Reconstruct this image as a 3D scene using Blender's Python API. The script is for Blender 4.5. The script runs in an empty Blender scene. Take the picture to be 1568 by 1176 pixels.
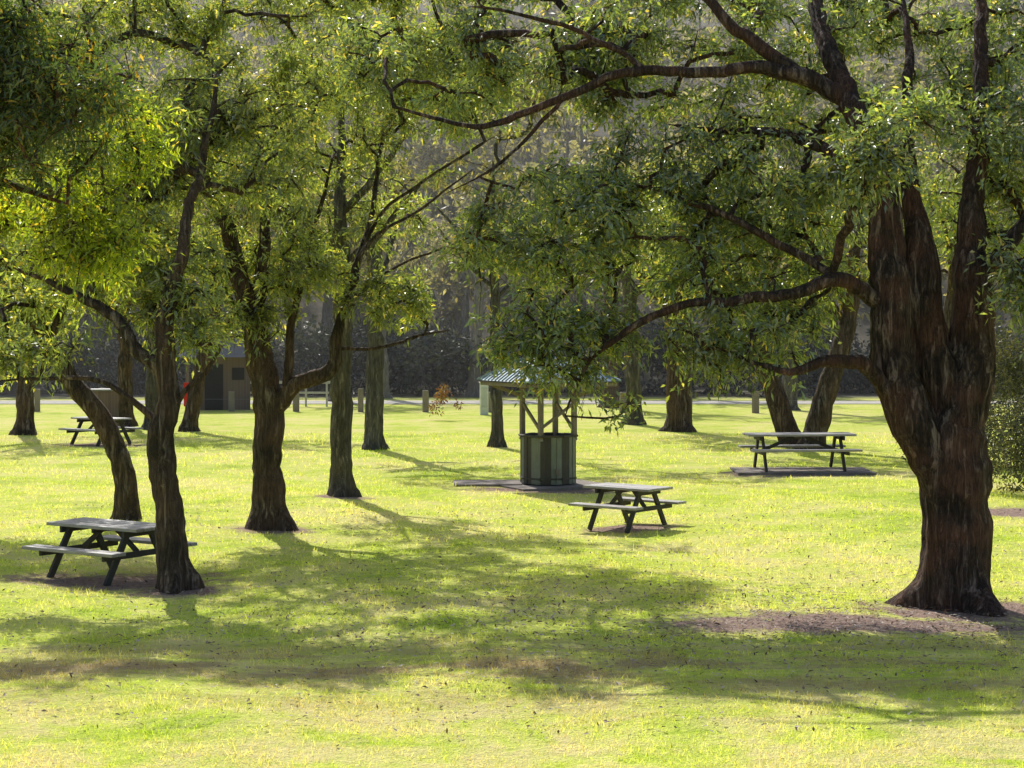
import bpy, math, random
import numpy as np
from mathutils import Vector, Matrix, noise
random.seed(7); rng=np.random.default_rng(7)
scene=bpy.context.scene
SUN_EL=math.radians(42); SH=np.array([0.32,-1.0]); SH/=np.linalg.norm(SH); COT=1/math.tan(SUN_EL)

# ------------------------------------------------------------------ utils
def ground_h(x,y):
    f=np.clip((62-y)/25,0,1)
    h=f*(0.05*np.sin(x*0.55+1.3)*np.sin(y*0.31+.4)+0.03*np.sin(x*1.3+y*.7))
    d=np.clip(y-98,0,None)
    return h+np.minimum(d*0.40,46+d*0.02)*np.clip(d/25,0,1)
def empty(name,loc=(0,0,0)):
    o=bpy.data.objects.new(name,None); o.location=loc; o.empty_display_size=.2
    scene.collection.objects.link(o); return o
def link(name,me,parent=None):
    o=bpy.data.objects.new(name,me); scene.collection.objects.link(o)
    if parent: o.parent=parent
    return o
def np_mesh(name,V,F,mat,attrs=None,smooth=False):
    me=bpy.data.meshes.new(name); V=np.asarray(V,dtype=np.float32); F=np.asarray(F,dtype=np.int32)
    me.vertices.add(len(V)); me.vertices.foreach_set('co',V.ravel())
    k=F.shape[1]
    me.loops.add(F.size); me.loops.foreach_set('vertex_index',F.ravel())
    me.polygons.add(len(F)); me.polygons.foreach_set('loop_start',np.arange(0,F.size,k,dtype=np.int32))
    me.update(calc_edges=True)
    if attrs:
        for n,a in attrs.items():
            at=me.attributes.new(n,'FLOAT','FACE'); at.data.foreach_set('value',np.asarray(a,dtype=np.float32))
    me.polygons.foreach_set('use_smooth',np.full(len(F),smooth,dtype=bool))
    me.materials.append(mat); me.validate(); return me
def mesh_arrays(me):
    v=np.empty(len(me.vertices)*3,dtype=np.float32); me.vertices.foreach_get('co',v)
    f=np.empty(len(me.loops),dtype=np.int32); me.loops.foreach_get('vertex_index',f)
    at={}
    for n in('rnd','tint'):
        if n in me.attributes:
            a=np.empty(len(me.polygons),dtype=np.float32); me.attributes[n].data.foreach_get('value',a); at[n]=a
    return v.reshape(-1,3),f.reshape(-1,4),at

class NT:
    def __init__(s,name):
        s.m=bpy.data.materials.new(name); s.m.use_nodes=True; s.t=s.m.node_tree; s.t.nodes.clear()
        s.out=s.t.nodes.new('ShaderNodeOutputMaterial')
    def n(s,t,**k):
        x=s.t.nodes.new(t)
        for a,b in k.items(): setattr(x,a,b)
        return x
    def l(s,a,b): s.t.links.new(a,b)
    def noise(s,vec,scale,detail=4,rough=.55,dist=0):
        x=s.n('ShaderNodeTexNoise'); x.inputs['Scale'].default_value=scale; x.inputs['Detail'].default_value=detail
        x.inputs['Roughness'].default_value=rough; x.inputs['Distortion'].default_value=dist
        if vec is not None: s.l(vec,x.inputs['Vector'])
        return x.outputs['Fac']
    def ramp(s,fac,stops):
        x=s.n('ShaderNodeValToRGB'); e=x.color_ramp.elements
        while len(e)<len(stops): e.new(.5)
        for i,(p,c) in enumerate(stops):
            e[i].position=p; e[i].color=(*c,1) if len(c)==3 else c
        s.l(fac,x.inputs['Fac']); return x.outputs['Color']
    def mix(s,fac,a,b,mode='MIX'):
        x=s.n('ShaderNodeMix',data_type='RGBA',blend_type=mode)
        for v,i in ((fac,0),(a,6),(b,7)):
            if hasattr(v,'is_linked'): s.l(v,x.inputs[i])
            elif isinstance(v,(int,float)): x.inputs[i].default_value=v
            else: x.inputs[i].default_value=(*v,1)
        return x.outputs[2]
    def math(s,op,a,b=0.0,c=None):
        x=s.n('ShaderNodeMath',operation=op)
        for i,v in enumerate((a,b)+((c,) if c is not None else ())):
            if hasattr(v,'is_linked'): s.l(v,x.inputs[i])
            else: x.inputs[i].default_value=v
        return x.outputs[0]
    def attr(s,name):
        return s.n('ShaderNodeAttribute',attribute_name=name).outputs['Fac']
    def obj(s): return s.n('ShaderNodeTexCoord').outputs['Object']
    def mapping(s,v,sc):
        x=s.n('ShaderNodeMapping'); x.inputs['Scale'].default_value=sc; s.l(v,x.inputs['Vector']); return x.outputs[0]

def pbsdf(nt,col,rough=.8,bump=None,strength=.5,dist=.02,metal=0,spec=.3):
    p=nt.n('ShaderNodeBsdfPrincipled'); p.inputs['Roughness'].default_value=rough
    p.inputs['Metallic'].default_value=metal; p.inputs['Specular IOR Level'].default_value=spec
    if hasattr(col,'is_linked'): nt.l(col,p.inputs['Base Color'])
    else: p.inputs['Base Color'].default_value=(*col,1)
    if bump is not None:
        b=nt.n('ShaderNodeBump'); b.inputs['Strength'].default_value=strength; b.inputs['Distance'].default_value=dist
        nt.l(bump,b.inputs['Height']); nt.l(b.outputs[0],p.inputs['Normal'])
    nt.l(p.outputs[0],nt.out.inputs[0]); return p

def leaf_mat(name,stops,tl=2.6,tfac=.42,gloss=.08,grough=.38):
    nt=NT(name); col=nt.ramp(nt.attr('rnd'),stops)
    tint=nt.attr('tint'); v=nt.math('MULTIPLY_ADD',tint,.75,.6)
    hs=nt.n('ShaderNodeHueSaturation'); nt.l(v,hs.inputs['Value']); nt.l(col,hs.inputs['Color']); col=hs.outputs[0]
    d=nt.n('ShaderNodeBsdfDiffuse'); nt.l(col,d.inputs[0])
    tc=nt.mix(1.0,col,(tl*1.15,tl*1.08,tl*.35),'MULTIPLY')
    t=nt.n('ShaderNodeBsdfTranslucent'); nt.l(tc,t.inputs[0])
    m=nt.n('ShaderNodeMixShader'); m.inputs[0].default_value=tfac; nt.l(d.outputs[0],m.inputs[1]); nt.l(t.outputs[0],m.inputs[2])
    g=nt.n('ShaderNodeBsdfGlossy'); g.inputs['Roughness'].default_value=grough; g.inputs[0].default_value=(.95,.95,.92,1)
    m2=nt.n('ShaderNodeMixShader'); m2.inputs[0].default_value=gloss; nt.l(m.outputs[0],m2.inputs[1]); nt.l(g.outputs[0],m2.inputs[2])
    nt.l(m2.outputs[0],nt.out.inputs[0]); return nt.m

def bark_mat(name,a,b,c,red=None):
    nt=NT(name); o=nt.obj(); st=nt.mapping(o,(1,1,.14))
    n1=nt.noise(st,11,5,.7,.8); n2=nt.noise(o,1.8,3,.6); n3=nt.noise(st,38,3,.7)
    col=nt.ramp(n1,[(.38,a),(.50,b),(.64,c)])
    col=nt.mix(nt.ramp(n2,[(.42,(0,0,0)),(.65,(.75,.75,.75))]),col,red or (b[0]*1.5,b[1]*1.1,b[2]*.9))
    col=nt.mix(nt.ramp(n3,[(.35,(.6,.6,.6)),(.55,(0,0,0))]),col,a)
    h=nt.math('MULTIPLY_ADD',n3,.5,nt.ramp(n1,[(.40,(0,0,0)),(.58,(1,1,1))]))
    pbsdf(nt,col,.85,h,1.0,.07,spec=.2); return nt.m

M={}
M['leaf_dark']=leaf_mat('eucalyptus_leaf',[(0,(.034,.052,.028)),(.35,(.056,.082,.036)),(.70,(.092,.124,.040)),(.92,(.15,.17,.05)),(1,(.30,.23,.08))],5.0,.52,.14,.36)
M['leaf_mid']=leaf_mat('wattle_leaf',[(0,(.046,.064,.028)),(.45,(.074,.098,.032)),(.85,(.125,.150,.040)),(1,(.26,.22,.07))],4.8,.54,.12)
M['leaf_bright']=leaf_mat('sunlit_leaf',[(0,(.06,.09,.015)),(.5,(.12,.16,.020)),(.90,(.20,.23,.025)),(1,(.28,.20,.03))],3.9,.56,.05)  # bright yellow-green: sunlight is put into the leaf colour
M['leaf_amber']=leaf_mat('overhang_leaf',[(0,(.026,.045,.018)),(.5,(.040,.068,.020)),(.90,(.085,.100,.022)),(1,(.24,.15,.02))],3.4,.44,.06)
M['leaf_far']=leaf_mat('hazed_forest_leaf',[(0,(.14,.145,.11)),(.5,(.23,.225,.165)),(1,(.38,.34,.26))],2.0,.5,.08,.5)  # pale grey puts distance haze into the leaf colour
M['leaf_shrub']=leaf_mat('shrub_leaf',[(0,(.020,.030,.036)),(.6,(.034,.046,.050)),(1,(.066,.078,.062))],1.3,.25,.04)  # dark bluish tone carries under-forest shade in the leaf colour
M['leaf_olive']=leaf_mat('olive_leaf',[(0,(.08,.085,.055)),(.6,(.14,.14,.085)),(1,(.26,.22,.13))],2.8,.48,.08)
M['leaf_olive_dull']=leaf_mat('dull_olive_leaf',[(0,(.05,.058,.04)),(.6,(.085,.09,.06)),(1,(.15,.14,.09))],1.6,.4,.05)
M['leaf_rust']=leaf_mat('rust_leaf',[(0,(.10,.05,.03)),(.6,(.16,.075,.04)),(1,(.16,.13,.05))],1.9,.45,.03)
M['bark_dark']=bark_mat('bark_dark',(.026,.018,.015),(.105,.072,.056),(.24,.18,.145),(.23,.110,.075))
M['bark_brown']=bark_mat('bark_brown',(.040,.030,.023),(.140,.103,.078),(.27,.215,.17),(.21,.13,.09))
M['bark_grey']=bark_mat('bark_grey',(.07,.062,.052),(.16,.145,.12),(.28,.25,.21),(.22,.19,.145))
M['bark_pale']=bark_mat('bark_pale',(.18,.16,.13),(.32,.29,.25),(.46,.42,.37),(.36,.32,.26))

# ------------------------------------------------------------------ tree skeleton
class Tree:
    def __init__(s,cap=40000):
        s.P=np.zeros((cap,3)); s.par=np.full(cap,-1); s.R=np.zeros(cap); s.n=0
        s.ok=np.zeros(cap,bool); s.cnt=np.zeros(cap); s.leafP=[];s.leafD=[];s.leafT=[]
    def node(s,p,par,r,ok):
        i=s.n; s.P[i]=p; s.par[i]=par; s.R[i]=r; s.ok[i]=ok; s.n+=1; return i
    def path(s,pts,start=-1,step=.14,jit=.010,zok=2.2):
        pts=[np.array(p,float) for p in pts]
        if start>=0: pts=[np.array([*s.P[start],min(s.R[start],pts[0][3]*1.15)])]+pts
        idx=[]; par=start
        A=[2*pts[0]-pts[1]]+pts+[2*pts[-1]-pts[-2]]
        ph=rng.uniform(0,100)
        for k in range(1,len(A)-2):
            p0,p1,p2,p3=A[k-1:k+3]; n=max(2,int(np.linalg.norm(p2[:3]-p1[:3])/step))
            for j in range(n+(k==len(A)-3)):
                t=j/n
                q=.5*((2*p1)+(-p0+p2)*t+(2*p0-5*p1+4*p2-p3)*t*t+(-p0+3*p1-3*p2+p3)*t**3)
                if start>=0 and k==1 and j==0: continue
                wv=np.array(noise.noise_vector(Vector((q[0]*1.6+ph,q[1]*1.6,q[2]*1.6))))*.055*min(1,max(0,q[2]-.8)) 
                q[:3]+=rng.normal(0,jit,3)*(min(1,max(0,q[2])))*min(1,q[3]*12)+wv
                q[3]*=1+.10*noise.noise(Vector((q[0]*3+ph,q[1],q[2]*3)))
                par=s.node(q[:3],par,max(q[3],.006),q[2]>zok); idx.append(par)
        return idx
    def near(s,p):
        return int(np.argmin(np.linalg.norm(s.P[:s.n]-np.array(p),axis=1)))
    def grow(s,C,R,nleaf,droop=.5,sprigs=6,twig=.007):
        C=np.array(C); R=np.array(R)
        P=s.P[:s.n][s.ok[:s.n]]
        d0=np.array([np.min(np.linalg.norm(P-c,axis=1)) for c in C])
        for i in np.argsort(d0):
            c=C[i]; r=R[i]
            D=s.P[:s.n]-c; dist=np.linalg.norm(D,axis=1)
            cost=dist+np.clip(D[:,2],0,None)*1.2; cost[~s.ok[:s.n]]=1e9
            a=int(np.argmin(cost)); p=s.P[a].copy(); L=np.linalg.norm(c-p)
            par=a
            if L>.1:
                mid=(p+c)/2+np.array([0,0,.14*L])+rng.normal(0,.13*L,3)
                n=max(2,int(L/.2))
                for j in range(1,n+1):
                    t=j/n; q=(1-t)**2*p+2*t*(1-t)*mid+t*t*c+rng.normal(0,.025,3)
                    par=s.node(q,par,twig,True)
            tint=rng.random()
            base=c
            for k in range(sprigs):
                d=rng.normal(0,1,3); d[2]=d[2]*.7+.1; d/=np.linalg.norm(d)
                ln=r*rng.uniform(.5,1.5)
                m=base+d*ln*.5+rng.normal(0,.04,3); e=base+d*ln-np.array([0,0,.18*ln])
                q1=s.node(m,par,.004,False); q2=s.node(e,q1,.003,False); s.cnt[q2]=1
                nl=int(nleaf/sprigs*rng.uniform(.5,1.5)); t=rng.random(nl)**.7
                pos=np.where(t[:,None]<.5,base+(m-base)*t[:,None]*2,m+(e-m)*(t[:,None]*2-1))
                off=rng.normal(0,.065,(nl,3)); pos=pos+off
                ld=d*.7+rng.normal(0,.85,(nl,3)); ld[:,2]-=droop
                s.leafP.append(pos); s.leafD.append(ld); s.leafT.append(np.full(nl,np.clip(tint+rng.normal(0,.15),0,1)))
    def radii(s,k=.0052,ex=.5):
        c=s.cnt[:s.n].copy()
        for i in range(s.n-1,0,-1):
            if s.par[i]>=0: c[s.par[i]]+=c[i]
        s.R[:s.n]=np.maximum(s.R[:s.n],np.minimum(k*c**ex,np.where(s.R[:s.n]>.02,s.R[:s.n],.06)))
        for i in range(s.n):
            if s.par[i]>=0: s.R[i]=min(s.R[i],max(s.R[s.par[i]]*1.05,.003))
    def mesh(s,name,mat,seed=0,ridge=.10):
        V=[];F=[]; ch=[[] for _ in range(s.n)]
        for i in range(s.n):
            if s.par[i]>=0: ch[s.par[i]].append(i)
        starts=[(i,None) for i in range(s.n) if s.par[i]<0]
        while starts:
            i,frm=starts.pop()
            chain=[] if frm is None else [frm]
            rr=[] if frm is None else [s.R[i]]
            cur=i
            while True:
                chain.append(cur); rr.append(s.R[cur])
                c=ch[cur]
                if not c: break
                c=sorted(c,key=lambda q:-s.R[q])
                for o in c[1:]: starts.append((o,cur))
                cur=c[0]
            if len(chain)<2: continue
            pts=s.P[chain]; rm=max(rr); ns=40 if rm>.3 else 24 if rm>.15 else 9 if rm>.04 else 5 if rm>.012 else 3
            rr[-1]*=.3
            T=np.gradient(pts,axis=0)
            if len(T)>6 and rm>.1:
                Tp=np.pad(T,((2,2),(0,0)),'edge'); T=(Tp[:-4]+Tp[1:-3]+Tp[2:-2]+Tp[3:-1]+Tp[4:])/5
            T/=np.linalg.norm(T,axis=1)[:,None]+1e-9
            u=np.cross(T[0],[0.3,1,0.1]); u/=np.linalg.norm(u)
            b0=len(V)
            for j,(p,r) in enumerate(zip(pts,rr)):
                u=u-T[j]*np.dot(u,T[j]); u/=np.linalg.norm(u)+1e-9; w=np.cross(T[j],u)
                for k in range(ns):
                    a=2*math.pi*k/ns; dirv=u*math.cos(a)+w*math.sin(a); q=r
                    if rm>.12:
                        nz=noise.noise(Vector((math.cos(a)*1.9+seed,math.sin(a)*1.9,p[2]*.6)))
                        n2=noise.noise(Vector((math.cos(a)*5+seed,math.sin(a)*5,p[2]*1.3+9)))
                        q=r*(1+ridge*1.9*nz+ridge*1.5*n2)
                        if p[2]<.6: q*=1+.34*((.6-p[2])/.6)**2*max(-.5,math.sin(a*3+seed)+.5*math.sin(a*5+1+seed))
                    V.append(p+dirv*q)
            m=len(chain)
            for j in range(m-1):
                for k in range(ns):
                    k2=(k+1)%ns
                    F.append((b0+j*ns+k,b0+j*ns+k2,b0+(j+1)*ns+k2,b0+(j+1)*ns+k))
        return np_mesh(name,np.array(V),np.array(F),mat,smooth=True)
    def leaves(s,name,mat,L=.13,W=.034):
        if not s.leafP: return None
        return leaf_mesh(name,np.concatenate(s.leafP),np.concatenate(s.leafD),np.concatenate(s.leafT),mat,L,W)
def leaf_mesh(name,P,D,T,mat,L,W,flat=False):
    n=len(P); D=D/(np.linalg.norm(D,axis=1)[:,None]+1e-9)
    N=rng.normal(0,1,(n,3)) ; N=N if not flat else N*.3+np.array([0,0,1.])
    S=np.cross(D,N); S/=np.linalg.norm(S,axis=1)[:,None]+1e-9
    U=np.cross(S,D)
    ln=(L*rng.uniform(.6,1.35,n))[:,None]; wd=(W*rng.uniform(.7,1.3,n))[:,None]
    V=np.empty((n,4,3)); V[:,0]=P; mid=P+D*ln*.42+U*ln*.06
    V[:,1]=mid+S*wd*.5; V[:,2]=P+D*ln-np.array([0,0,1])*ln*(.12 if not flat else 0); V[:,3]=mid-S*wd*.5
    F=np.arange(n*4).reshape(n,4)
    return np_mesh(name,V.reshape(-1,3),F,mat,{'rnd':rng.random(n),'tint':T})
def clusters(ells,rule=None,r=(.26,.55),gap=-.08):
    C=[];R=[]
    for (cx,cy,cz,rx,ry,rz,n) in ells:
        k=0;tries=0
        while k<n and tries<n*12:
            tries+=1
            v=rng.normal(0,1,3); v/=np.linalg.norm(v); v*=rng.random()**.42
            p=np.array([cx+v[0]*rx,cy+v[1]*ry,cz+v[2]*rz])
            if noise.noise(Vector(p*1.15))<gap: continue
            if rule and not rule(p): continue
            C.append(p);R.append(rng.uniform(*r));k+=1
    return C,R
def shade_rule(p):
    sx=p[0]+SH[0]*p[2]*COT; sy=p[1]+SH[1]*p[2]*COT
    lim=17.1+.6*math.sin(sx*.9)+.4*math.sin(sx*2.3+1)
    if sx>3: lim-=.6
    return sy>lim
def finish_tree(t,name,bark,leaf,L=.13,W=.034,seed=0,k=.0052,ridge=.07):
    e=empty(name); t.radii(k)
    link('trunk_and_limbs',t.mesh(name+'_wood',M[bark],seed,ridge),e)
    lm=t.leaves(name+'_foliage',M[leaf],L,W)
    if lm: link('foliage',lm,e)
    return e

# ---- large eucalyptus (right)
t=Tree(); Y=23.7
tr=t.path([(5.73,Y,-.1,.58),(5.74,Y,.12,.54),(5.75,Y,.4,.46),(5.75,Y,1.0,.42),(5.70,Y,1.7,.43),(5.78,Y,2.3,.38),(5.92,Y,2.8,.33),(6.02,Y+.1,3.55,.28),(5.98,Y+.2,4.4,.21),(6.15,Y+.5,5.7,.14),(6.4,Y+1.2,7.4,.09),(6.5,Y+1.9,8.6,.05),(6.7,Y+2.6,9.6,.015)],step=.09)
L1=t.path([(5.36,Y-.1,2.05,.31),(5.08,Y-.1,2.6,.29),(4.95,Y,3.2,.27),(4.92,Y,4.0,.26),(4.86,Y+.1,4.8,.22),(4.78,Y+.3,5.7,.18),(4.45,Y+.8,6.8,.14),(4.25,Y+1.6,7.8,.11),(4.3,Y+2.6,9.0,.06),(4.3,Y+3.4,10,.015)],start=t.near((5.72,Y,1.35)),step=.1)
t.path([(5.42,Y+.15,3.3,.28),(5.35,Y+.2,4.2,.23),(5.3,Y+.3,5.0,.15),(5.25,Y+.6,6.0,.10),(5.4,Y+1.2,7.2,.06),(5.5,Y+2.2,8.6,.02)],start=t.near((5.85,Y,2.5)))
t.path([(4.6,Y-.3,3.0,.10),(4.25,Y-.5,3.1,.09),(3.9,Y-.6,3.12,.075),(3.5,Y-.6,2.98,.05),(3.1,Y-.5,3.1,.03),(2.6,Y-.3,3.3,.015)],start=t.near((5.1,Y-.1,2.55)))
B1=t.path([(4.1,Y+.8,6.8,.12),(3.85,Y+.8,6.92,.11),(3.2,Y+.7,7.0,.085),(2.5,Y+.6,6.92,.075),(1.66,Y+.6,6.95,.065),(.8,Y+.6,6.68,.055),(-.2,Y+.6,6.25,.045),(-.8,Y+.6,6.27,.03),(-1.6,Y+.8,6.5,.02)],start=t.near((4.5,Y+.7,6.6)))
t.path([(3.27,Y+.9,7.4,.09),(2.7,Y+1.1,7.9,.07),(2.0,Y+1.6,8.6,.04),(1.2,Y+2.4,9.2,.015)],start=t.near((3.9,Y+.8,6.9)))
t.path([(4.2,Y-.3,4.15,.10),(3.6,Y-.4,4.0,.08),(2.7,Y-.3,3.87,.065),(2.25,Y-.3,3.83,.055),(1.5,Y-.2,3.55,.045),(1.0,Y-.1,3.12,.035),(.8,Y-.1,2.75,.02),(.7,Y-.1,2.4,.01)],start=t.near((4.92,Y,3.8)))
t.path([(3.0,Y+.2,4.9,.05),(2.1,Y+.6,5.3,.035),(1.2,Y+1,5.6,.02)],start=t.near((4.2,Y-.3,4.15)))
t.path([(6.8,Y+.1,5.0,.10),(7.8,Y+.3,5.9,.07),(8.8,Y+.5,6.5,.03)],start=t.near((6.0,Y,4.0)))
t.path([(4.0,Y+.6,6.0,.08),(3.2,Y+1,6.2,.05),(2.2,Y+1.6,6.3,.02)],start=t.near((4.8,Y+.2,5.3)))
t.path([(1.3,Y+.7,7.3,.04),(.4,Y+.9,7.7,.03),(-.6,Y+1.2,7.9,.015)],start=t.near((1.8,Y+.6,6.95)))
t.path([(.2,Y+.4,6.0,.025),(-.3,Y+.3,5.6,.015),(-.9,Y+.3,5.3,.008)],start=t.near((.7,Y+.6,6.65)))
C,R=clusters([(1.3,25,4.75,2.2,1.5,1.15,76),(2.6,25,5.5,2.1,1.6,.9,46),(3.3,24.7,4.7,1.4,1.4,1.4,52),
 (4.2,26.5,7.4,3.2,1.6,1.3,95),(6.9,24.6,6.5,1.5,1.6,2.0,98),(9.2,25,6.3,2.0,2,2.2,44),(.2,26.3,7.4,2.8,1.5,.85,86),
 (6.85,22.6,4.6,.8,.5,1.0,34),(3.0,23.8,3.45,1.1,.7,.5,22),(.7,23.8,3.6,1.5,.6,.5,24),(.55,23.7,3.05,.6,.4,.25,5),(4.5,28.2,9.2,3.6,1.6,1.2,54),(4.4,22.6,5.9,.9,.5,.8,16),(1.0,27.6,8.9,3.6,1.2,.7,50),(5.6,23,6.9,1.3,.5,.9,22)],shade_rule)  # highest cap sits above the view, added to cast shadow on the foreground
t.grow(C,R,158,.45,8)
t.grow([(1.35,Y-.1,2.35),(1.5,Y-.1,2.55)],[.22,.2],70,.5,4)
finish_tree(t,'eucalyptus_tree','bark_dark','leaf_dark',.11,.036,1,ridge=.085)

# ---- tree with fork (left centre)
t=Tree(); Y=32
t.path([(-4.22,Y,-.1,.40),(-4.23,Y,.12,.36),(-4.25,Y,.4,.30),(-4.27,Y,1.2,.25),(-4.25,Y,2.0,.25),(-4.36,Y,2.8,.23),(-4.5,Y,3.5,.21),(-4.7,Y,4.2,.16),(-4.95,Y,5.2,.13),(-5.4,Y+.2,6.2,.1),(-5.6,Y+.5,7.6,.06),(-5.7,Y+1,8.8,.02)],step=.1)
t.path([(-3.95,Y-.1,2.4,.15),(-3.55,Y-.2,2.62,.13),(-3.12,Y-.2,2.85,.12),(-3.03,Y-.2,3.5,.09),(-2.8,Y,4.3,.07),(-2.5,Y+.3,5.5,.05),(-2.3,Y+.8,7,.03)],start=t.near((-4.25,Y,1.9)))
t.path([(-2.5,Y-.1,3.15,.035),(-1.8,Y,3.3,.03),(-1.1,Y,3.5,.015)],start=t.near((-3.05,Y-.2,3.1)))
t.path([(-2.6,Y-.1,4.9,.035),(-1.6,Y,5.6,.025),(-.7,Y,6.3,.012)],start=t.near((-2.9,Y,4.2)))
t.path([(-2.2,Y-.1,5.6,.03),(-1.2,Y,6.3,.02),(-.2,Y,6.9,.01)],start=t.near((-2.7,Y,4.8)))
t.path([(-2.0,Y-.1,4.6,.025),(-1.0,Y,5.0,.015),(-.2,Y,5.7,.008)],start=t.near((-2.9,Y,4.0)))
t.path([(-3.9,Y,3.2,.08),(-3.75,Y,4.0,.06),(-3.5,Y+.2,5.2,.05),(-3.2,Y+.5,6.5,.02)],start=t.near((-3.95,Y,2.4)))
t.path([(-4.4,Y+.1,4.6,.12),(-4.3,Y+.2,5.8,.09),(-4.2,Y+.5,7.6,.04)],start=t.near((-4.5,Y,3.5)))
t.path([(-5.6,Y,5.0,.08),(-6.4,Y,5.3,.05),(-7.2,Y,5.9,.02)],start=t.near((-4.75,Y,4.3)))
C,R=clusters([(-4.1,32,5.0,1.8,1.4,1.1,64),(-4.5,32.6,7.3,2.6,1.6,1.5,98),(-1.7,33,8.0,2.4,1.5,1.0,80),(-1.6,32.5,5.6,1.3,1,1.1,7),(-2.7,32,4.1,1.2,.9,.5,12),(-1.4,32,4.0,.9,.6,.4,6),(-4.9,32,3.6,1.2,.8,.4,14),(-6.4,32,5.6,1.3,1.2,1.2,40),(-4,32.5,9.6,3.4,1.6,.8,50),(-1.8,29.8,9.4,2.6,1.2,.6,30)],shade_rule)  # last ellipsoid is out-of-view foliage added to fill the shadow band
t.grow(C,R,145,.45,7)
finish_tree(t,'wattle_tree','bark_brown','leaf_mid',.12,.037,5)

# ---- front left tree
t=Tree(); Y=25.2
t.path([(-4.63,Y,-.1,.29),(-4.64,Y,.1,.27),(-4.68,Y,.35,.22),(-4.72,Y,1.03,.20),(-4.82,Y,1.6,.19),(-4.84,Y,2.1,.19),(-4.74,Y,2.6,.15),(-4.76,Y,3.0,.15),(-4.77,Y,3.7,.12),(-4.5,Y+.1,4.9,.08),(-4.3,Y+.6,6.2,.05),(-4.2,Y+1,7.2,.03)],step=.09)
t.path([(-4.9,Y,3.05,.10),(-5.15,Y,3.2,.095),(-5.3,Y,3.45,.09),(-5.6,Y,3.75,.08),(-6.2,Y,4.1,.05),(-6.9,Y,4.4,.02)],start=t.near((-4.77,Y,2.8)))
t.path([(-5.2,Y,2.55,.045),(-5.8,Y,2.85,.035),(-6.5,Y,2.85,.025),(-7.1,Y,2.8,.015)],start=t.near((-4.84,Y,2.2)))
t.path([(-4.5,Y,2.65,.04),(-4.2,Y,2.9,.035),(-4.0,Y,3.3,.02)],start=t.near((-4.8,Y,2.3)))
C,R=clusters([(-4.8,25.8,4.2,1.0,.8,.6,26),(-4.3,26.6,6.2,1.5,1.3,1.3,66),(-6.3,26,4.4,1.3,1.0,.9,38),(-5.9,26.6,6.2,1.3,1,1.1,42),(-4.8,28,8.4,2,1,.9,38),(-6.6,25.4,3.3,.8,.5,.35,10),(-4.1,25.4,3.5,.5,.5,.3,5),(-7.4,27.6,8.0,1.6,1,.8,26)],shade_rule)
t.grow(C,R,155,.45,7)
finish_tree(t,'wattle_tree','bark_brown','leaf_mid',.11,.034,9)

# ---- curved tree
t=Tree(); Y=33
t.path([(-6.93,Y,-.1,.27),(-6.93,Y,.15,.24),(-6.95,Y,.5,.21),(-7.02,Y,1.0,.20),(-7.4,Y,1.83,.19),(-8.0,Y,2.7,.17),(-8.5,Y,3.5,.14),(-9.2,Y,4.4,.1),(-9.6,Y,5.6,.05)],step=.1)
t.path([(-8.1,Y,3.9,.07),(-7.8,Y,5,.05),(-7.7,Y,6.4,.02)],start=t.near((-8.3,Y,3.2)))
C,R=clusters([(-9,33,4.2,1.7,1.2,.9,46),(-8.0,33,6.3,2,1.4,1.5,56),(-10.5,33,6.2,1.6,1.4,1.5,32),(-9.2,33,3.0,1,.8,.4,9)],shade_rule)
t.grow(C,R,145,.45,7)
finish_tree(t,'wattle_tree','bark_brown','leaf_mid',.14,.04,13)

def simple_tree(name,X,Y,r,lean,fork,crown,bark='bark_grey',leaf='leaf_mid',nl=80,L=.18,W=.053,seed=0,rule=shade_rule):
    t=Tree(); lx,ly=lean
    z=fork
    t.path([(X,Y,-.1,r*1.55),(X,Y,.12,r*1.4),(X+lx*.1,Y,.45,r*1.1),(X+lx*.45,Y+ly*.4,z*.5,r),(X+lx,Y+ly,z,r*.85),(X+lx*1.25,Y+ly*1.3,z*1.5,r*.5),(X+lx*1.4,Y+ly*1.5,z*2,r*.2)],step=.15,zok=z*.8)
    for k in range(5):
        a=rng.uniform(0,6.28); q=t.near((X+lx,Y+ly,z*rng.uniform(.85,1.4)))
        p=t.P[q]; d=np.array([math.cos(a),math.sin(a),.9])
        t.path([(*(p+d*.8),r*.35),(*(p+d*1.7+np.array([0,0,.3])),r*.15)],start=q,step=.2)
    C,R=clusters(crown,rule,(.35,.7))
    t.grow(C,R,nl,.5,6)
    return finish_tree(t,name,bark,leaf,L,W,seed,.006,.05)
simple_tree('gum_tree',-3.54,38,.215,(.0,0),4.3,[(-3.6,38.5,6.2,1.5,1.5,1.2,26),(-2.8,39,8.8,2.6,1.7,1.3,52)],nl=120,L=.15,W=.042,seed=3)
simple_tree('gum_tree',-3.95,52.2,.24,(0.05,0),4.5,[(-3.9,52.5,7.4,2.2,2.2,1.8,22),(-3.9,52.5,10.6,3,2.2,1.2,36)],leaf='leaf_olive',seed=4)
simple_tree('gum_tree',-.42,53.6,.17,(-.1,0),4.2,[(-.6,54,8.3,1.6,1.6,1.6,10),(.2,54,10.8,3,2.2,1.0,44)],leaf='leaf_olive',seed=6)
simple_tree('gum_tree',5.6,61,.38,(-.15,0),4.5,[(5.2,61,7.2,3.2,2.5,2.4,75)],bark='bark_brown',seed=7)
simple_tree('gum_tree',4.35,65,.26,(-.2,0),4.8,[(4.0,65,8,2.4,2,2,36)],leaf='leaf_olive',seed=8)
simple_tree('gum_tree',4.2,78,.35,(0,0),4.8,[(4.2,78,8,3,2,2.4,40)],bark='bark_brown',leaf='leaf_olive',L=.24,W=.07,seed=9)
simple_tree('gum_tree',8.1,53,.30,(-1.15,0),3.4,[(6.0,53,6.9,2.8,2,2.2,75)],bark='bark_brown',seed=10)
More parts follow.
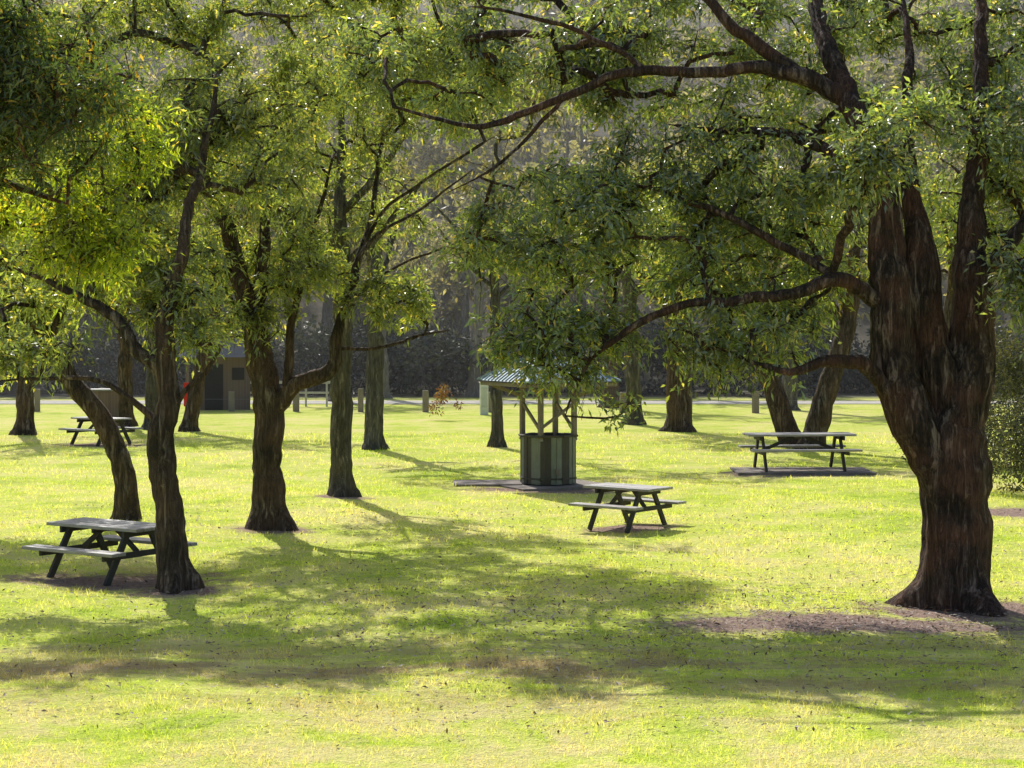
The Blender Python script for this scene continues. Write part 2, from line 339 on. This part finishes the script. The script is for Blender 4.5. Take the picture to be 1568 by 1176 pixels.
simple_tree('gum_tree',8.5,52,.30,(1.0,0),3.4,[(10.0,52,6.5,2.6,2,1.8,60)],bark='bark_brown',seed=11)
simple_tree('gum_tree',-15.7,59,.27,(0,0),4.2,[(-15.5,59,7,3.2,2.4,2.2,60)],bark='bark_brown',seed=12)
simple_tree('gum_tree',-13.5,64,.24,(-.1,0),4.2,[(-13.5,64,7,2.4,2,2.4,40)],bark='bark_brown',leaf='leaf_olive',seed=14)
simple_tree('gum_tree',-12.2,62,.24,(.1,0),4.2,[(-12,62,6.5,2.6,2,2.4,45)],leaf='leaf_olive',seed=15)
simple_tree('gum_tree',-10.8,61,.24,(.9,0),4.0,[(-9.5,61,6.6,2.8,2,2.4,60)],bark='bark_brown',leaf='leaf_olive',seed=16)
simple_tree('gum_tree',13.6,58,.3,(.4,0),4.2,[(14,58,7,3,2.4,2.4,60)],bark='bark_brown',seed=17)
simple_tree('gum_tree',-8.0,84,.3,(.2,0),5,[(-8,84,7.5,3,2.4,2.6,60)],leaf='leaf_olive',L=.24,W=.07,seed=18)
simple_tree('gum_tree',11.5,76,.3,(.2,0),5,[(11.5,76,8,3.2,2.4,2.6,50)],leaf='leaf_olive',L=.24,W=.07,seed=19)
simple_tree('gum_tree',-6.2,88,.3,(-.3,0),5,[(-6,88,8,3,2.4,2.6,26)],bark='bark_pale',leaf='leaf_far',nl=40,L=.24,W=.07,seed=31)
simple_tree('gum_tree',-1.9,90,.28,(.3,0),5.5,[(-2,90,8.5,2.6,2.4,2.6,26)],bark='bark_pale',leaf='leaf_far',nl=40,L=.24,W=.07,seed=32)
simple_tree('gum_tree',8.3,88,.3,(.2,0),5,[(8.3,88,8,3,2.4,2.6,40)],leaf='leaf_olive',L=.24,W=.07,seed=33)

# ---- overhanging trees at near left
t=Tree(); Y=16.5
t.path([(-8.2,Y,-.1,.4),(-8.2,Y,.3,.3),(-8.0,Y,2.5,.26),(-7.4,Y,4.2,.2),(-6.4,Y,5.4,.13),(-5.2,Y,5.9,.08),(-4.0,Y,6.0,.03)],step=.12)
t.path([(-6.0,Y,4.6,.07),(-5.0,Y+.2,4.9,.05),(-4.1,Y+.3,4.7,.02)],start=t.near((-7.3,Y,4.3)))
C,R=clusters([(-4.45,16.2,5.65,1.15,1.0,.95,88),(-5.6,16.2,6.2,1.3,1.2,1.2,36)],None,(.22,.4),-.3)
t.grow(C,R,240,.5,8)
finish_tree(t,'overhanging_tree','bark_dark','leaf_amber',.075,.022,21)
t=Tree(); 
t.path([(-8.6,18,-.1,.3),(-8.5,18,.3,.22),(-8.2,18,2.2,.19),(-7.2,18,3.6,.13),(-6,18,4.2,.08),(-4.6,17.8,4.6,.03)],step=.12)
C,R=clusters([(-4.35,17.6,4.55,.95,.6,.55,42),(-3.75,18,5.6,.5,.5,.7,14),(-6,17.8,4.7,1,.7,.7,18)],None,(.2,.36))
t.grow(C,R,150,.5,7)
finish_tree(t,'overhanging_tree','bark_brown','leaf_bright',.085,.026,23)

# ------------------------------------------------------------------ shrubs / forest
def blob_leaves(name,ells,mat,L,W,per,r=(.5,.9)):
    C,R=clusters(ells,None,r); P=[];D=[];T=[]
    for c,rr in zip(C,R):
        v=rng.normal(0,1,(per,3)); v/=np.linalg.norm(v,axis=1)[:,None]
        P.append(c+v*rr*(rng.random((per,1))**.5)); D.append(v+rng.normal(0,.6,(per,3))); T.append(np.full(per,rng.random()))
    P=np.concatenate(P); P[:,2]=np.maximum(P[:,2],.05)
    return leaf_mesh(name,P,np.concatenate(D),np.concatenate(T),M[mat],L,W)
link('shrub',blob_leaves('shrub',[(11.0,39,1.2,1.4,1.6,1.3,60),(10.9,40,2.7,1.1,1.4,1.1,40)],'leaf_olive_dull',.12,.034,140,r=(.3,.6)))
link('shrub',blob_leaves('shrub2',[(11.2,47,.9,1.6,1.6,1.0,40),(12.6,45,1.6,1.4,1.6,1.6,40)],'leaf_shrub',.14,.04,120,r=(.4,.7)))
link('brown_leaf_cluster',blob_leaves('brown_leaf_cluster',[(-2.5,68,.75,.8,.5,.45,9)],'leaf_rust',.13,.05,45,r=(.15,.35)))  # low leaf ball representing hanging brownish leaves
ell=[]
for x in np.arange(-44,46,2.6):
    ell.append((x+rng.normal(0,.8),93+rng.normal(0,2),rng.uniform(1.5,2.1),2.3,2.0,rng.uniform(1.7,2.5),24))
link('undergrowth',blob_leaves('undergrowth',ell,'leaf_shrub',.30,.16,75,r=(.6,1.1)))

forest=empty('distant_forest')
vars_=[]
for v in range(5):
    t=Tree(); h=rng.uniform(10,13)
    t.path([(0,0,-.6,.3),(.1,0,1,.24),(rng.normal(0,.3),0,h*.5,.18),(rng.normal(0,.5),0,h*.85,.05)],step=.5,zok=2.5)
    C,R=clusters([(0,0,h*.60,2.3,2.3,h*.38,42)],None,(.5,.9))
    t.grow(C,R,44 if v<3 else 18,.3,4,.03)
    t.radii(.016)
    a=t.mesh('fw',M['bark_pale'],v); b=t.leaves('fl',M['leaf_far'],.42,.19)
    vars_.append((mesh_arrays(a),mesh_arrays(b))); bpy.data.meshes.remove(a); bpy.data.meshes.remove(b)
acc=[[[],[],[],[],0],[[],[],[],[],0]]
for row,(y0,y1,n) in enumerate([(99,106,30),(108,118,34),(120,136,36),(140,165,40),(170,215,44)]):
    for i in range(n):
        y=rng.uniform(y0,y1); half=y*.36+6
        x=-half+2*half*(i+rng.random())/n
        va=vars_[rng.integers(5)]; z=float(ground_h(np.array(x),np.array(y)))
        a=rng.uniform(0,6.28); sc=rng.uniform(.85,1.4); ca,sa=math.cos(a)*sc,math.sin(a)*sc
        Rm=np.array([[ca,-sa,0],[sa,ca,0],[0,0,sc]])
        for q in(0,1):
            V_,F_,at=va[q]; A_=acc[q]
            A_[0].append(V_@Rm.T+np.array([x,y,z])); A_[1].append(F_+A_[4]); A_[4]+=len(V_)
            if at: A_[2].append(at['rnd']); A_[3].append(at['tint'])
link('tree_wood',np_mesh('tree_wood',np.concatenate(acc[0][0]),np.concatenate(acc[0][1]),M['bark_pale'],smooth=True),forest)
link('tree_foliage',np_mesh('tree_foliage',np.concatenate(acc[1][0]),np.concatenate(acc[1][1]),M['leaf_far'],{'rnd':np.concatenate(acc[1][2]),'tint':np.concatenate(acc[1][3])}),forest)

# ------------------------------------------------------------------ ground
DIRT=[(4.1,21.9,3.2,.95),(5.7,23.3,1.6,1.1),(-5.6,25.9,2.0,1.0),(7.0,44.0,2.6,1.2),(9.9,35,1.5,1.2),(.7,39.4,2.0,.8),(2.05,32.3,1.1,.7),(-12.2,54.3,1.8,1.2),(-4.6,25.0,.8,.7),(-4.2,31.8,.95,.8),(-3.5,37.7,.8,.7)]
def turf(nt):
    o=nt.obj()
    n1=nt.noise(o,.20,3,.6); n2=nt.noise(o,.9,4,.7,.4); n3=nt.noise(o,5,3,.7); n4=nt.noise(o,36,2,.7)
    a=nt.math('MULTIPLY_ADD',n2,.6,nt.math('MULTIPLY',n1,.55))
    a=nt.math('MULTIPLY_ADD',n3,.36,a); a=nt.math('MULTIPLY_ADD',n4,.30,a)
    col=nt.ramp(a,[(.66,(.22,.35,.035)),(.80,(.50,.62,.065)),(.92,(.68,.74,.13)),(1.0,(.78,.73,.25))])
    sx=nt.n('ShaderNodeSeparateXYZ'); nt.l(o,sx.inputs[0])
    near=nt.n('ShaderNodeMapRange'); near.inputs[1].default_value=20; near.inputs[2].default_value=15.5; nt.l(sx.outputs[1],near.inputs[0])
    dn=nt.ramp(nt.noise(o,.8,5,.75,.6),[(.42,(0,0,0)),(.60,(1,1,1))])
    f=nt.math('MULTIPLY',dn,nt.math('MULTIPLY_ADD',near.outputs[0],.5,.32))
    col=nt.mix(f,col,(.80,.67,.30))
    # worn strip under the tree line where little grass grows
    b=nt.math('ABSOLUTE',nt.math('DIVIDE',nt.math('SUBTRACT',sx.outputs[1],19.0),2.6)); b=nt.math('MAXIMUM',nt.math('SUBTRACT',1.0,b),0.0)
    wn=nt.ramp(nt.noise(nt.mapping(o,(.5,1.3,1)),1.0,4,.78,.5),[(.43,(0,0,0)),(.58,(1,1,1))])
    col=nt.mix(nt.math('MULTIPLY',nt.math('MULTIPLY',b,wn),.95),col,(.44,.33,.17))
    dist=nt.math('MULTIPLY_ADD',nt.noise(o,2.2,5,.75,.4),1.9,-.95)
    tot=None
    for (cx,cy,rx,ry) in DIRT:
        v=nt.n('ShaderNodeVectorMath',operation='MULTIPLY_ADD'); nt.l(o,v.inputs[0]); v.inputs[1].default_value=(1/rx,1/ry,0); v.inputs[2].default_value=(-cx/rx,-cy/ry,0)
        ln=nt.n('ShaderNodeVectorMath',operation='LENGTH'); nt.l(v.outputs[0],ln.inputs[0])
        tot=ln.outputs['Value'] if tot is None else nt.math('MINIMUM',tot,ln.outputs['Value'])
    dm=nt.ramp(nt.math('ADD',tot,dist),[(.55,(1,1,1)),(.95,(0,0,0))])
    dirt=nt.ramp(nt.noise(o,14,4,.7),[(.3,(.20,.13,.10)),(.6,(.44,.31,.25)),(.8,(.60,.47,.40))])
    col=nt.mix(dm,col,dirt)
    fr=nt.n('ShaderNodeMapRange'); fr.inputs[1].default_value=86; fr.inputs[2].default_value=90; nt.l(sx.outputs[1],fr.inputs[0])
    fl=nt.ramp(nt.noise(o,.7,4,.75),[(.35,(.10,.10,.07)),(.6,(.20,.175,.13)),(.75,(.28,.25,.18))])
    return nt.mix(fr.outputs[0],col,fl),nt.math('ADD',n4,nt.math('MULTIPLY',n3,1.4)),o
nt=NT('lawn'); col,h,o=turf(nt)
pbsdf(nt,col,.95,h,.8,.07,spec=.1); M['lawn']=nt.m
nt=NT('grass_blade'); col,h,o=turf(nt)
rv=nt.math('MULTIPLY_ADD',nt.attr('rnd'),.7,.65); hs=nt.n('ShaderNodeHueSaturation'); nt.l(rv,hs.inputs['Value']); nt.l(col,hs.inputs['Color'])
d=nt.n('ShaderNodeBsdfDiffuse'); nt.l(hs.outputs[0],d.inputs[0]); tt=nt.n('ShaderNodeBsdfTranslucent')
nt.l(nt.mix(1.0,hs.outputs[0],(1.4,1.35,.9),'MULTIPLY'),tt.inputs[0]); mx=nt.n('ShaderNodeMixShader'); mx.inputs[0].default_value=.55
nt.l(d.outputs[0],mx.inputs[1]); nt.l(tt.outputs[0],mx.inputs[2]); nt.l(mx.outputs[0],nt.out.inputs[0]); M['blade']=nt.m

xs=np.unique(np.concatenate([np.linspace(-400,-40,13),np.linspace(-40,40,161),np.linspace(40,400,13)]))
ys=np.unique(np.concatenate([np.linspace(-60,5,10),np.linspace(5,70,131),np.linspace(70,260,60),np.linspace(260,900,10)]))
XX,YY=np.meshgrid(xs,ys); ZZ=ground_h(XX,YY)
V=np.stack([XX,YY,ZZ],-1).reshape(-1,3); nx=len(xs); ny=len(ys)
I=np.arange(nx*ny).reshape(ny,nx); F=np.stack([I[:-1,:-1],I[:-1,1:],I[1:,1:],I[1:,:-1]],-1).reshape(-1,4)
link('ground',np_mesh('ground',V,F,M['lawn'],smooth=True))

def blades(y0,y1,dens,H,W):
    area=.31*(y1**2-y0**2)+3*(y1-y0); n=int(area*dens)
    y=np.sqrt(rng.uniform(y0**2,y1**2,n)); x=rng.uniform(-1,1,n)*(.31*y+1.5)
    keep=np.ones(n,bool)
    for (cx,cy,rx,ry) in DIRT:
        q=((x-cx)/rx)**2+((y-cy)/ry)**2; keep&=~((q<1)&(rng.random(n)<.9*(1-q)+.25))
    pat=np.sin(x*2.1+np.sin(y*1.7)*2)*np.sin(y*2.7+x)*.35+.65
    keep&=rng.random(n)<pat
    x=x[keep];y=y[keep];n=len(x); pt=pat[keep]
    P=np.stack([x,y,ground_h(x,y)-.005],-1)
    D=rng.normal(0,.6,(n,3)); D[:,2]=1; D/=np.linalg.norm(D,axis=1)[:,None]
    a=rng.uniform(0,6.28,n); S=np.stack([np.cos(a),np.sin(a)*.5,np.zeros(n)],-1)
    hh=(H*(.5+pt)*rng.uniform(.4,1.3,n)*(1+1.0*(rng.random(n)<.03)))[:,None]; w=(W*rng.uniform(.7,1.3,n))[:,None]
    V=np.empty((n,4,3)); V[:,0]=P-S*w*.5; V[:,1]=P+S*w*.5
    tip=P+D*hh; V[:,2]=tip+S*w*.12; V[:,3]=tip-S*w*.12
    return V.reshape(-1,3),rng.random(n)
VV=[];RR=[]
for a in [(13.5,20,820,.043,.008),(20,28,400,.046,.011),(28,42,170,.052,.016),(42,60,50,.065,.024)]:
    v,r_=blades(*a); VV.append(v);RR.append(r_)
VV=np.concatenate(VV); RR=np.concatenate(RR)
link('grass',np_mesh('grass',VV,np.arange(len(VV)).reshape(-1,4),M['blade'],{'rnd':RR}))

nt=NT('fallen_leaf'); pbsdf(nt,nt.ramp(nt.attr('rnd'),[(0,(.10,.06,.03)),(.5,(.28,.19,.12)),(.8,(.45,.35,.26)),(1,(.65,.56,.46))]),.6); M['fallen']=nt.m
n=13000; y=np.concatenate([rng.normal(22,2.2,n//2),rng.uniform(16,36,n//2)]); x=np.concatenate([rng.normal(3.0,4,n//2),rng.uniform(-10,10,n//2)])
P=np.stack([x,y,ground_h(x,y)+.035],-1); D=rng.normal(0,1,(n,3)); D[:,2]*=.25
link('fallen_leaves',leaf_mesh('fallen_leaves',P,D,rng.random(n),M['fallen'],.065,.024,True))

# ------------------------------------------------------------------ mesh builder for furniture
class MB:
    def __init__(s): s.v=[];s.f=[];s.m=[]
    def hexa(s,P,mi=0):
        b=len(s.v); s.v+= [tuple(p) for p in P]
        for q in((0,3,2,1),(4,5,6,7),(0,1,5,4),(1,2,6,5),(2,3,7,6),(3,0,4,7)): s.f.append(tuple(b+i for i in q)); s.m.append(mi)
    def box(s,c,sz,mi=0,rz=0):
        R=Matrix.Rotation(rz,3,'Z'); c=Vector(c); P=[]
        for z in(-.5,.5):
            for (x,y) in((-.5,-.5),(.5,-.5),(.5,.5),(-.5,.5)): P.append(c+R@Vector((x*sz[0],y*sz[1],z*sz[2])))
        s.hexa(P,mi)
    def beam(s,a,b,w,h,mi=0,up=(0,0,1)):
        a=Vector(a);b=Vector(b);d=(b-a).normalized(); u=Vector(up)
        if abs(d.dot(u))>.98: u=Vector((0,1,0))
        sd=d.cross(u).normalized(); u=sd.cross(d); P=[]
        for e in(a,b):
            for (x,y) in((-.5,-.5),(.5,-.5),(.5,.5),(-.5,.5)): P.append(e+sd*x*w+u*y*h)
        s.hexa(P,mi)
    def poly(s,P,mi=0):
        b=len(s.v); s.v+=[tuple(p) for p in P]; s.f.append(tuple(range(b,b+len(P)))); s.m.append(mi)
    def obj(s,name,mats,loc=(0,0,0),rz=0,bevel=.006):
        me=bpy.data.meshes.new(name); me.from_pydata(s.v,[],s.f)
        for m_ in mats: me.materials.append(m_)
        me.polygons.foreach_set('material_index',s.m); me.update()
        o=link(name,me); o.location=loc; o.rotation_euler=(0,0,rz)
        if bevel:
            b=o.modifiers.new('bevel','BEVEL'); b.width=bevel; b.segments=1; b.limit_method='ANGLE'
        return o
def wood(name,a,b,sc=(1.2,9,9),rough=.7,spec=.35):
    nt=NT(name); o=nt.obj(); n1=nt.noise(nt.mapping(o,sc),5,6,.7,.4); n2=nt.noise(o,3,3)
    c=nt.ramp(nt.math('MULTIPLY_ADD',n2,.4,nt.math('MULTIPLY',n1,.7)),[(.3,a),(.75,b)]); pbsdf(nt,c,rough,n1,.5,.01,spec=spec); return nt.m
WT=wood('weathered_timber',(.20,.18,.17),(.46,.43,.40),rough=.5,spec=.5); WD=wood('dark_timber',(.035,.033,.028),(.085,.078,.066))
WP=wood('post_timber',(.13,.11,.08),(.30,.25,.19),(9,9,1.2)); 
def picnic_table(loc,rz,L=1.8,sc=1):
    m=MB()
    for i in range(5): m.box((random.uniform(-.01,.01),(i-2)*.152,.745+random.uniform(-.003,.003)),(L,.138,.045),0)
    for sy in(-1,1):
        for i in range(2): m.box((random.uniform(-.01,.01),sy*(.62+i*.142),.45),(L,.13,.045),0)
    for sx in(-1,1):
        x=sx*(L/2-.32)
        for sy in(-1,1): m.beam((x,sy*.20,.72),(x,sy*.62,0),.05,.10,1)
        m.beam((x+sx*.05,-.36,.677),(x+sx*.05,.36,.677),.045,.088,1)
        m.beam((x+sx*.05,-.74,.385),(x+sx*.05,.74,.385),.045,.08,1)
        m.beam((x-sx*.03,0,.40),(sx*.12,0,.70),.045,.07,1)
    m.beam((0,-.34,.69),(0,.34,.69),.05,.06,1)
    o=m.obj('picnic_table',[WT,WD],loc,rz,.006); o.scale=(sc,sc,sc); return o
def gh(x,y): return float(ground_h(np.array(float(x)),np.array(float(y))))
picnic_table((-5.80,26.4,gh(-5.87,26.4)-.01),math.radians(-33),1.75,1.03)
picnic_table((2.05,32.4,gh(2.05,32.4)-.01),math.radians(-38),1.45,.98)
picnic_table((7.0,44.6,.035),math.radians(4),2.3,1.15)
picnic_table((-12.25,54.5,gh(-12.2,54.5)),math.radians(-35),1.7,1.05)
nt=NT('concrete'); o_=nt.obj(); pbsdf(nt,nt.ramp(nt.noise(o_,3,6,.7),[(.3,(.17,.14,.12)),(.7,(.30,.26,.23))]),.9,nt.noise(o_,30),.3,.01); CON=nt.m
m=MB(); m.box((0,0,-.03),(3.3,1.7,.13)); m.obj('concrete_slab',[CON],(7.05,44.5,0),0,.01)

# ---- barbecue shelter
def paint(name,c,rough=.5,metal=0,spec=.3):
    nt=NT(name); o=nt.obj(); n=nt.noise(o,4,5,.7); pbsdf(nt,nt.ramp(n,[(.3,tuple(x*.75 for x in c)),(.7,c)]),rough,nt.noise(o,40),.15,.005,metal,spec); return nt.m
SL=wood('slat_light',(.15,.165,.13),(.28,.30,.235),(9,9,1)); SD=wood('slat_dark',(.05,.045,.035),(.11,.10,.075),(9,9,1))
RF=paint('roof_metal',(.30,.40,.46),.5,.05); ST=paint('steel_plate',(.25,.25,.25),.35,.8)
m=MB()
m.box((0,0,.0),(2.3,2.0,.12),4)
Rr=.62
for i in range(32):
    a=2*math.pi*(i+.5)/32
    k=math.cos(math.pi/8)/math.cos(((a)%(math.pi/4))-math.pi/8); r=Rr*k
    dk=(i//2)%2==0
    m.box((r*math.cos(a),r*math.sin(a),.60+(.02 if dk else 0)),(.035,.118,1.04+(.04 if dk else 0)),1 if dk else 0,a)
for i in range(8):
    a=math.pi/4*i; b=a+math.pi/4
    for z,w in((1.13,.1),(.2,.03)):
        q=Rr*1.03
        m.beam((q*math.cos(a),q*math.sin(a),z),(q*math.cos(b),q*math.sin(b),z),w,.04,1)
m.box((0,0,1.05),(.95,.95,.05),3); m.box((0,0,.55),(.85,.85,.9),1)
m.box((-.12,-.66,.36),(.09,.05,.13),2)
for sx in(-1,1):
    for sy in(-1,1):
        m.box((sx*.42,sy*.42,1.75),(.10,.10,1.35),2)
        m.beam((sx*.42,sy*.42,1.98),(sx*1.1,sy*1.1,2.33),.06,.08,2)
    m.beam((sx*.42,-.42,1.25),(sx*.42,.42,1.85),.05,.07,2)
m.beam((-.42,-.42,1.3),(.42,-.42,1.85),.05,.06,2)
E=1.16; ze=2.34; zp=2.98; rg=.25
for sx in(-1,1): m.beam((sx*.42,-E+.05,2.33),(sx*.42,E-.05,2.33),.07,.10,2)
for sy in(-1,1): m.beam((-E+.05,sy*(E-.05),2.28),(E-.05,sy*(E-.05),2.28),.04,.10,2); m.beam((sy*(E-.05),-E+.1,2.28),(sy*(E-.05),E-.1,2.28),.04,.10,2)
A=[Vector((-E,-E,ze)),Vector((E,-E,ze)),Vector((E,E,ze)),Vector((-E,E,ze))]; Pk=[Vector((-rg,0,zp)),Vector((rg,0,zp))]
faces=[(A[0],A[1],Pk[1],Pk[0]),(A[1],A[2],Pk[1]),(A[2],A[3],Pk[0],Pk[1]),(A[3],A[0],Pk[0])]
for fc in faces:
    m.poly(fc,5); m.poly([p-Vector((0,0,.035)) for p in reversed(fc)],2)
    e0,e1=fc[0],fc[1]
    for j in range(1,14):
        u=j/14; a=e0.lerp(e1,u)
        d=(e1-e0).normalized(); n_in=Vector((-d.y,d.x,0)); s_=min(u,1-u)*(2*E)/(E-rg) if len(fc)==4 else min(u,1-u)*2
        s_=min(1,s_); run=E if len(fc)==4 else E-rg
        b=a+n_in*run*s_*.98+Vector((0,0,(zp-ze)*s_*.98))
        if s_>.05: m.beam(a+Vector((0,0,.01)),b+Vector((0,0,.01)),.025,.03,5)
for q in range(4): m.beam(A[q]+Vector((0,0,.012)),(Pk[1] if q in(1,2) else Pk[0])+Vector((0,0,.012)),.09,.04,5)
m.beam(Pk[0],Pk[1],.12,.06,5)
m.obj('barbecue_shelter',[SL,SD,WP,ST,CON,RF],(.80,40.5,gh(.8,40.5)),math.radians(28),.004)
m=MB(); m.box((0,0,0),(1.5,1.2,.10)); m.obj('concrete_slab',[CON],(-.55,40.6,gh(-.5,40.6)),.05,.01)

# ---- fence, road, building, boxes
nt=NT('gravel_road'); o_=nt.obj(); pbsdf(nt,nt.ramp(nt.noise(o_,2,6,.7),[(.3,(.36,.33,.29)),(.7,(.54,.50,.44))]),.95,nt.noise(o_,20),.3,.02)
m=MB(); m.box((0,83,.0),(240,3.4,.05)); m.obj('park_road',[nt.m],bevel=0)
m=MB()
for i in range(24):
    x=-30+i*2.65; h=random.uniform(.82,.98)
    m.box((x,74+math.sin(i*.3)*.8,h/2-.05),(.22,.22,h+.1),0,random.uniform(0,.4))
    if i: m.beam((x-2.65,74+math.sin((i-1)*.3)*.8,.5),(x,74+math.sin(i*.3)*.8,.5),.015,.015,1)
m.obj('timber_fence',[WP,ST],bevel=.02)
m=MB()
for i in range(5):
    m.box((-11.6+i*.9,79,.55),(.08,.08,1.1),0)
m.box((-9.8,79,1.05),(3.9,.06,.12),0); m.box((-9.8,79,.6),(3.9,.05,.09),0)
m.obj('rail_fence',[paint('fence_paint',(.55,.53,.48),.8)],bevel=0)
nt=NT('brick'); o_=nt.obj(); br=nt.n('ShaderNodeTexBrick'); nt.l(nt.mapping(o_,(1,1,1)),br.inputs['Vector']); br.inputs['Scale'].default_value=4
br.inputs['Color1'].default_value=(.14,.095,.08,1); br.inputs['Color2'].default_value=(.18,.13,.10,1); br.inputs['Mortar'].default_value=(.20,.18,.16,1)
pbsdf(nt,br.outputs[0],.9)
RD=paint('dark_roof',(.05,.06,.075),.95,0,.05); DK=paint('opening_shade',(.02,.02,.02),.8)
m=MB(); m.box((0,0,1.05),(2.2,2.2,2.3),0); m.box((-.4,-1.12,.95),(.75,.06,1.9),2); m.box((.6,-1.12,1.5),(.5,.06,.5),2)  # near-black panels paint the shade inside a doorway and window
for x in(-1.5,1.5): m.box((x,-1.6,1.1),(.14,.14,2.2),0)
e=[Vector((-1.8,-1.9,2.2)),Vector((1.8,-1.9,2.2)),Vector((1.8,1.6,2.2)),Vector((-1.8,1.6,2.2))]; r0,r1=Vector((-.5,-.1,3.0)),Vector((.5,-.1,3.0))
for fc in((e[0],e[1],r1,r0),(e[1],e[2],r1),(e[2],e[3],r0,r1),(e[3],e[0],r0),(e[3],e[2],e[1],e[0])): m.poly(fc,1)
m.obj('brick_amenities_block',[nt.m,RD,DK],(-12.2,77,0),math.radians(12),0)
m=MB(); m.box((0,0,.62),(.32,.3,1.25),0); m.box((0,0,1.28),(.38,.36,.07),0); m.box((0,-.16,.7),(.22,.02,.8),1)
m.obj('electrical_cabinet',[paint('white_paint',(.75,.75,.73),.5),paint('panel',(.6,.61,.6),.5)],(-1.1,72,0),.1,.01)
m=MB(); m.box((0,0,.55),(.07,.07,1.1),0); m.box((0,-.05,1.05),(.30,.03,.85),1); m.box((0,.05,1.05),(.30,.03,.8),1)
m.obj('red_item',[WP,paint('red_paint',(.65,.03,.02),.5)],(-11.6,65.5,0),.1,.005)  # board on a post stands in for an unidentified red object
m=MB(); m.box((0,0,.55),(1.3,.8,1.0),0); m.box((0,0,1.09),(1.45,.95,.07),1)
for x in(-.5,.5): m.box((x,-.41,.55),(.05,.03,.9),1)
m.obj('brick_barbecue',[nt.m,ST],(-15.2,69,0),.1,.01)

# ---- light haze over the far half of the park
m=MB(); m.box((0,158,30),(300,190,66)); hz=m.obj('haze',[],bevel=0)
hm=bpy.data.materials.new('haze'); hm.use_nodes=True; tt=hm.node_tree; tt.nodes.clear()
oo=tt.nodes.new('ShaderNodeOutputMaterial'); vs=tt.nodes.new('ShaderNodeVolumeScatter'); vs.inputs['Density'].default_value=.0013
vs.inputs['Anisotropy'].default_value=.55; vs.inputs['Color'].default_value=(1,.98,.95,1); tt.links.new(vs.outputs[0],oo.inputs['Volume']); hz.data.materials.append(hm)

# ------------------------------------------------------------------ light / world / camera
az=math.atan2(-SH[0],-SH[1])
d=Vector((-SH[0]*math.cos(SUN_EL),-SH[1]*math.cos(SUN_EL),math.sin(SUN_EL)))
L=bpy.data.lights.new('sun','SUN'); L.energy=5; L.angle=math.radians(.5); L.color=(1,.97,.90)
lo=bpy.data.objects.new('sun',L); lo.rotation_euler=(-d).to_track_quat('-Z','Y').to_euler(); scene.collection.objects.link(lo)
w=bpy.data.worlds.new('World'); scene.world=w; w.use_nodes=True; nt_=w.node_tree; nt_.nodes.clear()
sk=nt_.nodes.new('ShaderNodeTexSky'); sk.sky_type='NISHITA'; sk.sun_disc=False; sk.sun_elevation=SUN_EL; sk.sun_rotation=az
sk.dust_density=2.0
bg=nt_.nodes.new('ShaderNodeBackground'); bg.inputs[1].default_value=.15; ow=nt_.nodes.new('ShaderNodeOutputWorld')
nt_.links.new(sk.outputs[0],bg.inputs[0]); nt_.links.new(bg.outputs[0],ow.inputs[0])
cam=bpy.data.cameras.new('camera'); co=bpy.data.objects.new('camera',cam); scene.collection.objects.link(co)
co.location=(0,0,3.6); co.rotation_euler=(math.radians(90),0,0); cam.lens=64.3; cam.sensor_width=36; cam.shift_y=-.0593; cam.clip_end=2000
scene.camera=co
scene.view_settings.view_transform='Standard'; scene.view_settings.look='None'; scene.view_settings.exposure=0
